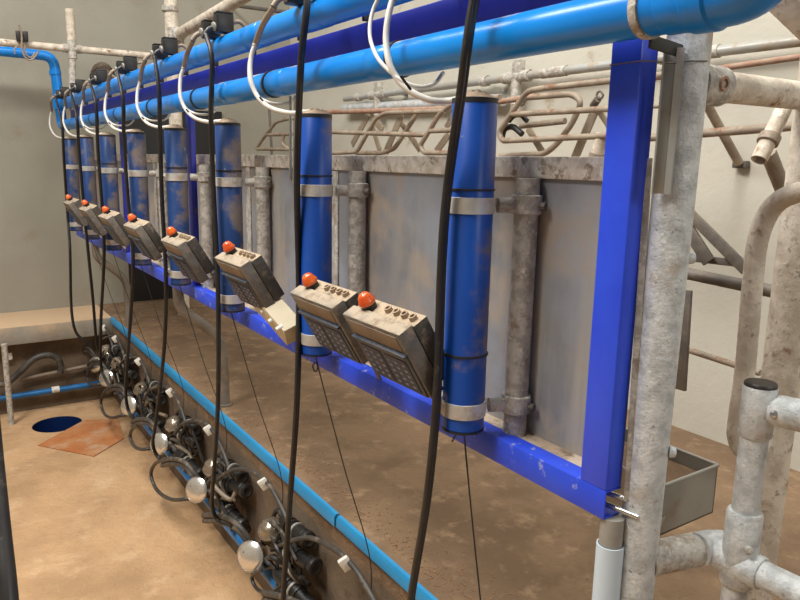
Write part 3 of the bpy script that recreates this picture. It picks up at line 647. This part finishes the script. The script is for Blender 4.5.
g2 = gate('rusty bent-pipe stall gate seen between the two nearest blue cylinders, right of the crossed one',
     [([(470, 153), (446, 153), (424, 153), (420, 146), (430, 130), (440, 113), (452, 104), (500, 97)], GX, gr),
      ([(430, 131), (470, 129.5)], GX, gr)],
     [((449, 134), (436, 152), GX+.15, .05), ((455, 112), (446, 128), GX+.15, .04)])
g3 = gate('rusty bent-pipe stall gate with crossed braces, seen right of the second blue cylinder',
     [([(318, 154), (357, 152), (367, 134), (376, 118), (386, 113), (445, 111)], GX, gr),
      ([(357, 153), (383, 153), (395, 148), (404, 134), (413, 120), (418, 112)], GX+.08, gr*1.1),
      ([(330, 132), (426, 135)], GX, gr*1.05)],
     [((369, 114), (352, 145), GX+.15, .05), ((402, 114), (386, 152), GX+.15, .06), ((398, 118), (420, 150), GX+.22, .045), ((372, 125), (380, 151), GX+.2, .05), ((372, 118), (383, 130), GX+.12, .05)])
g4 = gate('rusty bent-pipe stall gate seen just left of the second blue cylinder',
     [([(300, 149.5), (256, 149), (265, 136), (276, 122), (287, 119), (330, 117)], GX, gr),
      ([(266, 135), (320, 133)], GX, gr),
      ([(284, 134), (282, 144), (287, 148), (291, 150)], GX, gr)])
part('drop_rod', MB().tube([aX(269, 104, GX+.1), aX(272, 156, GX+.1)], .012, 8), m_darksteel, g4)
def rail(pts, X, r, mat, lab, name='stall_rail'):
    return single(name, MB().tube([aX(x, y, X) for x, y in pts], r, 14), mat, lab, 'rail')
rail([(318, 112.5), (445, 109)], 2.6, .017, m_rust, 'rust-red rail running behind the crossed stall gate')
rail([(490, 103), (535, 96.5)], 2.62, .015, m_rust, 'short rust-red rail left of the stall gate beside the blue post')
rail([(640, 80), (820, 54)], 2.5, .011, m_rust, 'rusty rail behind the corner post under the silver wall pipe')
rail([(645, 138), (820, 124)], 2.5, .0165, m_gate, 'cream-brown rail running right from behind the corner post below the thick pipe')
rail([(650, 107), (760, 99)], 2.55, .008, m_gate, 'thin rod just under the thick pipe behind the corner post')
# collared pipe stub beside the blue post
p = aX(591, 176, GX+.02); a = aX(603, 134, GX+.02)
t = thing('pipe_stub', 'short cream pipe stub with a collar just left of the blue post, over the ledge', 'pipe', p)
part('pole', MB().tube([p, a], .03, 14), m_cream, t)
dd = (a-p).normalized(); part('collar', MB().lathe(p+dd*.075, dd, [(0, .031), (.003, .036), (.03, .036), (.033, .031)], 14), m_gate, t)
# grey wall pipe with fittings, along the back wall
WX = 3.17
y0 = aX(345, 100, WX).y; zp = aX(610, 65, WX).z
t = thing('water_pipe', 'silver-grey water pipe with tee fittings along the back wall', 'pipe', (WX, 2.5, zp-.03))
part('run', MB().cyl((WX, -1, zp), (WX, y0, zp), .026, 16), m_zinc, t)
for x in (378, 517):
    y = aX(x, 75, WX).y; mb = MB(); mb.cyl((WX, y-.12, zp), (WX, y+.12, zp), .036, 14); mb.cyl((WX, y, zp-.17), (WX, y, zp), .034, 14); mb.bb((WX-.03, y-.05, zp+.02), (WX+.02, y+.02, zp+.10), .004)
    part('tee_fitting', mb, m_galvd, t); part('union', MB().cyl((WX, y+.28, zp), (WX, y+.34, zp), .036, 12), m_galvd, t)
for x in (555, 700):
    y = aX(x, 60, WX).y; part('wrapped_tape', MB().cyl((WX, y-.10, zp), (WX, y+.10, zp), .031, 14), m_galvd, t)
for y in (1.2, 2.4, 3.6, 4.8): part('pipe_bracket', MB().bb((WX, y, zp-.02), (BW-.003, y+.03, zp+.02), .002), m_darksteel, t)
# grey wall duct line lower
zq = aX(430, 112, 3.2).z
t = single('duct_pipe', MB().cyl((3.19, aX(505, 100, 3.2).y, aX(505, 100, 3.2).z), (3.19, aX(345, 109, 3.2).y, aX(345, 109, 3.2).z), .04, 16), m_galv, 'grey duct pipe on the back wall below the silver pipe', 'pipe')
a = aX(600, 40, 1.9)
# braces behind the corner post
t = thing('scissor_brace', 'dark steel flat-bar brace bolted behind the corner post', 'brace', aX(712, 262, 1.9))
part('long_bar', MB().bar(aX(688, 212, 1.9), aX(746, 270, 1.9), .034, .01, V((0, .7, .7))), m_darksteel, t)
part('short_bar', MB().bar(aX(686, 226, 1.9), aX(709, 262, 1.9), .04, .01, V((0, .7, .7))), m_darksteel, t)
part('tie_bar', MB().bar(aX(684, 257, 1.92), aX(745, 264, 1.92), .022, .01), m_darksteel, t)
rail([(680, 272), (800, 297)], 2.0, .019, m_darksteel, 'dark pipe running right behind the corner post below the scissor brace')
rail([(676, 346), (760, 373)], 2.0, .010, m_gate, 'thin brown rod behind the corner post below the dark pipe')
single('hanging_plate', MB().bar(aX(687, 290, 1.9), aX(681, 390, 1.9), .034, .012, V((0, 1, 0))), m_darksteel, 'dark narrow hanging plate right beside the corner post', 'plate')
t = thing('stay_rod', 'thin brown rod ending in a bracket on the back wall', 'rod', aX(740, 165, 3.2))
part('rod', MB().cyl(aX(700, 92, 2.9), aX(739, 163, 3.21), .021, 10), m_gate, t)
part('bracket', MB().box(aX(741, 164.5, 3.235), (.04, .07, .035), None, .006), m_darksteel, t)

# ------------------------------------------------------------------ upper left: beige pipes, wires
t = thing('overhead_rail', 'beige galvanized rail crossing at the far left in front of the end wall', 'rail', aY(30, 45, 6.45))
part('pipe', MB().tube([aY(-25, 40, 6.45), aY(150, 56, 6.45), aY(200, 62, 6.45)], .028, 18), m_cream, t)
mb = MB(); a = aY(72, 49.5, 6.45); mb.lathe(a+V((0, 0, -.07)), (0, 0, 1), [(0, .036), (.14, .036)], 16); mb.lathe(a+V((-.07, 0, .006)), (1, 0, 0), [(0, .034), (.14, .034)], 16)
part('cross_fitting', mb, m_galvd, t)
part('stub', MB().tube([aY(69.5, 9, 6.45), aY(72, 46, 6.45)], .034, 18), m_cream, t)
part('lower_stub', MB().tube([aY(72, 52, 6.45), aY(73, 110, 6.45)], .028, 18), m_galvd, t)
t = thing('wire_clip', 'pair of black clips with cream wire loops on the far left rail', 'clip', aY(22, 42, 6.40))
mb = MB(); mb.box(aY(18.5, 36, 6.40), (.035, .04, .075), None, .004); mb.box(aY(25.5, 36.5, 6.40), (.035, .04, .075), None, .004); part('clip', mb, m_black, t)
mb = MB(); mb.tube(smoothpath([aY(x, y, 6.37) for x, y in ((19, 25), (21.5, 34), (22, 48), (25, 57), (31, 60), (37, 54), (38.5, 50))], 5), .007, 8)
mb.tube(smoothpath([aY(x, y, 6.37) for x, y in ((25, 45), (26, 54), (31, 57.5), (35, 53))], 5), .006, 8); mb.tube(smoothpath([aY(x, y, 6.38) for x, y in ((15, 54), (14, 50), (17, 46))], 4), .006, 8)
part('wire', mb, m_tan, t)
t = thing('upright_post', 'beige upright post with a socket collar, left of the slanted rail at the top', 'post', aY(171, 52, 6.2))
p0, p1 = aY(169.5, -25, 6.2), aY(171.5, 75, 6.2)
part('pole', MB().tube([p0, V((p0.x, p0.y, PZ))], .055, 20), m_cream, t)
part('collar', MB().lathe(aY(170, 6, 6.2), (0, 0, -1), [(0, .058), (.01, .068), (.04, .068), (.05, .058)], 20), m_galvd, t)
t = thing('slanted_rail', 'beige galvanized rail slanting up above the upper blue pipe', 'rail', aY(178, 38, 6.2))
a = V((1.79, 6.15, aY(176, 36, 6.2).z)); a = aY(176, 36, 6.15); b = aD(262, -14, 4.6)
part('pipe', MB().tube([a, b], .045, 20), m_cream, t)
part('collar', MB().lathe(a+(b-a).normalized()*.05, b-a, [(0, .046), (.01, .056), (.04, .056), (.05, .046)], 18), m_galvd, t)
part('clamp', MB().lathe(a+V((0, 0, -.06)), (0, 0, 1), [(0, .066), (.12, .066)], 18), m_galvd, t)
rail([(185, -1), (300, 14)], 2.6, .017, m_darksteel, 'thin dark rail behind the slanted rail at the top', 'stall_rail')
# dusty dome cover
t = single('domed_cover', MB().blob(aX(103, 80, 1.35), .175, (.6, 1.0, .85), 18, .02, True), m_grime, 'brown dusty domed cover behind the far pulsators', 'cover')
single('steel_tube', MB().add([], []).cyl(aX(290.5, 96, 1.02), aX(290.5, 181, 1.02), .005, 12).cyl(aX(296, 96, 1.03), aX(295, 182, 1.03), .0075, 12), m_steel, 'pair of thin shiny steel tubes just left of the second blue cylinder', 'tube')

# ------------------------------------------------------------------ end of the pit: pipes, hose, plate
t = thing('pit_end_pipe', 'dark blue pipe low across the end of the pit with a white coupling', 'pipe', aY(50, 391, 6.42))
a, b = aY(-30, 403, 6.43), aY(112, 381.5, 6.43)
part('run', MB().cyl(a, b, .024, 18), m_bluelow, t)
c = aY(55.5, 389.5, 6.43); d = (b-a).normalized(); part('coupling', MB().cyl(c-d*.03, c+d*.03, .028, 18), m_clip, t, 'white coupling')
a, b = aY(20, 379.5, 6.44), aY(112, 361, 6.44)
single('pale_pipe', MB().cyl(a, b, .016, 12), m_tan, 'thin pale pipe across the pit end above the dark blue pipe', 'pipe')
single('grey_hose', MB().tube(smoothpath([aY(x, y, 6.38) for x, y in ((-15, 387), (6, 383), (20, 372), (34, 359), (48, 355), (58, 359), (61, 368), (60, 373))], 7), .026, 14), m_rubg, 'grey hose arching against the dark end of the pit under the ledge', 'hose')
single('socket_box', MB().box(aY(8, 356, 6.47), (.06, .05, .06), None, .005), m_clip, 'small pale box on the pit end wall at the left', 'box')
p = aY(4, 344, 6.2); q = aY(5, 448, 6.2)
single('white_upright', MB().cyl(V((p.x, p.y, p.z)), V((p.x, p.y, FZ+.0)), .022, 14), m_galvd, 'pale thin upright pipe at the left edge of the pit', 'pipe')
plate = [aZ(38, 446, FZ), aZ(94, 457, FZ), aZ(124, 439, FZ), aZ(118, 419, FZ), aZ(84, 421, FZ)]
mb = MB(); mb.prism([p+V((0, 0, .002)) for p in plate], (0, 0, .006))
single('floor_plate', mb, m_plate, 'rust-orange steel plate lying beside the drain on the pit floor', 'plate')
# near black hose at the left edge
a, b = aD(1, 440, 1.25), aD(10, 620, 1.12)
single('near_hose', MB().tube(smoothpath([aD(-14, 360, 1.3), aD(-6, 450, 1.25), aD(2, 530, 1.2), aD(10, 610, 1.15), aD(20, 760, 1.1)], 6), .0145, 16), m_rub, 'black hose hanging close at the left edge of the picture', 'hose')
# blue pipe low along the pit wall
single('wash_pipe', MB().cyl((1.15, .6, -1.885), (1.15, 6.3, -1.885), .027, 18), m_bluelow, 'blue pipe running low along the pit wall behind the milking clusters', 'pipe')

# ------------------------------------------------------------------ milking clusters hanging on the pit wall
CLU = [1.97, 2.73, 3.49, 4.22, 5.02, 5.78, 6.22]
NAMES = ['cut by the picture bottom']+[n+' from the picture bottom' for n in ('second', 'third', 'fourth', 'fifth', 'sixth', 'seventh')]
for k, y in enumerate(CLU):
    rg = random.Random(20+k); jx = lambda s_: rg.uniform(-s_, s_)
    c = V((1.05, y, -1.745))
    if k == 0: c = V((1.06, y+.02, -1.80))
    t = thing('milking_cluster', 'steel and black milking cluster on the pit wall, '+NAMES[k], 'milking cluster', c+V((.06, 0, -.2)), 'milking clusters on the pit wall')
    ax = V((-.72, -.52, .30)).normalized()
    K = 1.32
    part('claw_body', MB().lathe(c-ax*.095, ax, [(0, .016), (.008, .040), (.04, .052), (.07, .060), (.086, .062), (.088, .04)], 24), m_dome, t)
    cap = part('claw_cap', MB().lathe(c-ax*.008, ax, [(0, .062), (.003, .066), (.010, .066), (.017, .058), (.023, .040), (.026, .016), (.0265, .001)], 28), m_chrome, t, 'shiny pale round cap')
    u = ax.orthogonal().normalized(); w = ax.cross(u); mb = MB()
    for px_, pz_, tl in ((.030, .012, .5), (.034, -.006, -.7), (.022, -.024, .9), (.032, -.022, .1), (-.026, .016, .6)):
        hx = (V((.8, -.6, 0))-ax*ax.dot(V((.8, -.6, 0)))).normalized(); hz_ = ax.cross(hx); rr = math.hypot(px_, pz_)
        p = c+ax*(.0185-(rr-.020)*.36)+hx*px_+hz_*pz_
        mb.box(p, (.004, .013, .003), (hx*cos(tl)+hz_*sin(tl), hz_*cos(tl)-hx*sin(tl), ax), 0)
    part('cap_mark', mb, m_tie, cap)
    dm = c+V((.085, -.03, .135)); da = V((-.35, -.25, .9)).normalized()
    part('bowl', MB().lathe(dm-da*.10, da, [(0, .04), (.03, .052), (.07, .057), (.076, .062), (.085, .062), (.09, .054), (.112, .046), (.126, .026), (.131, .001)], 24), m_dome, t)
    part('rim', MB().tube([c+ax*.002+(u*cos(q*pi/14)+w*sin(q*pi/14))*.065 for q in range(29)], .0045, 8, False), m_steel, cap)
    # four teat cups reaching along the wall towards the camera
    CUPS = [((.075, -.05, .085), (.06, -.34, .02)), ((.125, -.00, .165), (.012, -.33, .02)), ((.05, -.09, .00), (.07, -.33, -.06)), ((.10, -.06, -.07), (.035, -.31, -.08))]
    for i, (q0, q1) in enumerate(CUPS):
        s0 = c+V(q0)+V((0, jx(.02), jx(.01))); e = s0+V(q1)+V((0, jx(.03), jx(.025)))
        d = (e-s0).normalized(); L = (e-s0).length
        cu_ = part('teat_cup', MB().lathe(s0+d*.05, d, [(0, .014), (.014, .024), (.035, .031), (L-.10, .0335), (L-.095, .029), (L-.07, .029)], 18), m_black, t)
        part('liner', MB().lathe(s0+d*(L-.035), d, [(0, .0295), (.004, .036), (.014, .0385), (.026, .035), (.030, .024), (.022, .013)], 18), m_rub, cu_)
        for j in range(3): part('ring', MB().lathe(s0+d*(L*.40+j*.034), d, [(0, .0315), (.001, .038), (.012, .038), (.013, .0315)], 18), m_trough if (i+j) % 3 == 0 else m_rub, cu_)
        part('short_tube', MB().tube(smoothpath([c-ax*.06+V((0, 0, .014*i-.02)), c-ax*.09+V((.01, .03-.02*i, .03*(1-i))), s0-d*.01+V((0, 0, .014)), s0+d*.07], 5), .0105, 10), m_rub if i % 2 else m_rubg, t)
    # pulse tubes looping over the cups
    for i in range(9):
        p = c+V((.075+jx(.03), -.06+jx(.09), .03+jx(.09))); mb = MB()
        mb.tube(smoothpath([p, p+V((jx(.04), -.07+jx(.06), .04+jx(.05))), p+V((.02+jx(.04), -.15+jx(.08), -.01+jx(.10))), p+V((.03+jx(.03), -.28+jx(.07), -.05+jx(.09)))], 6), .0065+.0022*(i % 3), 8)
        part('pulse_tube', mb, (m_rub, m_rubg, m_rub, m_tan, m_rub)[i % 5], t)
    # twin grey hose from the claw to the bottom of the black hose, and the hanging loop
    off = V((0, y-3.49, 0))
    tr = lambda x, yy, X: aX(x, yy, X)+off
    Q = [tr(162, 461, 1.0), tr(172, 459, 1.01), tr(184, 462, 1.03), tr(194, 473, 1.06), tr(203, 484, 1.10)]
    for sg in (0, 1):
        part('milk_tube', MB().tube(smoothpath([p+V((0, -.006, -.026))*sg*1.0 for p in Q], 6), .0135, 12), m_rubg, t)
    if k != 1:
        big = 1 if k in (2, 4) else .7
        lp_ = [(197, 496), (186, 499), (170, 499), (157, 490), (151, 475), (155, 464), (165, 459)]
        m0 = (178, 480); lp_ = [(m0[0]+(x-m0[0])*big, m0[1]+(yy-m0[1])*big) for x, yy in lp_]
        part('loop_hose', MB().tube(smoothpath([tr(x, yy, 1.12 if i == 0 else 1.04 if i == 1 else 1.0) for i, (x, yy) in enumerate(lp_)], 7), .011, 12), m_rubg, t)
    else:
        part('loop_hose', MB().tube(smoothpath([aX(x, yy, 1.04) for x, yy in ((262, 570), (252, 577), (258, 590), (272, 592), (282, 585))], 6), .008, 10), m_rub, t)
    # wall hose with its white clip
    off2 = V((0, y-2.73, 0)); tr2 = lambda x, yy, X: aX(x, yy, X)+off2
    W = [(217, 481), (228, 472), (242, 469), (256, 474), (268, 484), (278, 500), (288, 522), (296, 550), (300, 575)]
    t2 = thing('clipped_hose', 'grey hose with white clip above the milking cluster '+NAMES[k], 'hose', c+V((.1, 0, .1)), 'clipped hoses on the pit wall')
    part('hose', MB().tube(smoothpath([tr2(x, yy, 1.16-.04*(i < 2)) for i, (x, yy) in enumerate(W)], 6), .0105, 12), m_rubg, t2)
    a = tr2(264, 484, 1.150); mb = MB(); mb.box(a, (.040, .020, .052), (V((.8, -.3, .5)).normalized(), V((.35, .94, 0)).normalized(), V((-.5, .2, .85)).normalized()), .003)
    part('clip', mb, m_clip, t2)

# ------------------------------------------------------------------ light
w = bpy.data.worlds.new('overcast'); SC.world = w; w.use_nodes = True
bg = w.node_tree.nodes['Background']; bg.inputs[0].default_value = (1.0, .97, .92, 1); bg.inputs[1].default_value = .125
def area(name, loc, rot, sx, sy, e, col=(1, .96, .9)):
    l = bpy.data.lights.new(name, 'AREA'); l.shape = 'RECTANGLE'; l.size = sx; l.size_y = sy; l.energy = e; l.color = col
    o = bpy.data.objects.new(name, l); COL.objects.link(o); o.location = loc; o.rotation_euler = rot
def aimed(name, loc, at, sx, sy, e, col):
    area(name, loc, (0, 0, 0), sx, sy, e, col); o = bpy.data.objects[name]
    o.rotation_euler = (V(at)-V(loc)).to_track_quat('-Z', 'Y').to_euler()
aimed('skylight_low', (-1.5, 3.2, 6.1), (1.1, 2.0, 1.6), 5.5, .8, 300, (1, .975, .94))
aimed('skylight_high', (-.4, 1.8, 6.6), (-.1, 1.8, 0), 1.0, 6.5, 420, (1, .975, .94))
aimed('rear_fill_light', (2.0, -3.2, 4.0), (1.6, 2.5, 2.0), 2.2, 2.2, 70, (1, .98, .95))  # added fill lamp behind the camera, brightens the sides facing it
aimed('stall_skylight', (2.7, 1.5, 5.6), (2.7, 1.5, 0), .7, 6, 9, (1, .975, .94))
SC.view_settings.view_transform = 'Standard'; SC.view_settings.look = 'None'; SC.view_settings.gamma = 1; SC.view_settings.use_curve_mapping = False
SC.view_settings.exposure = 0.0
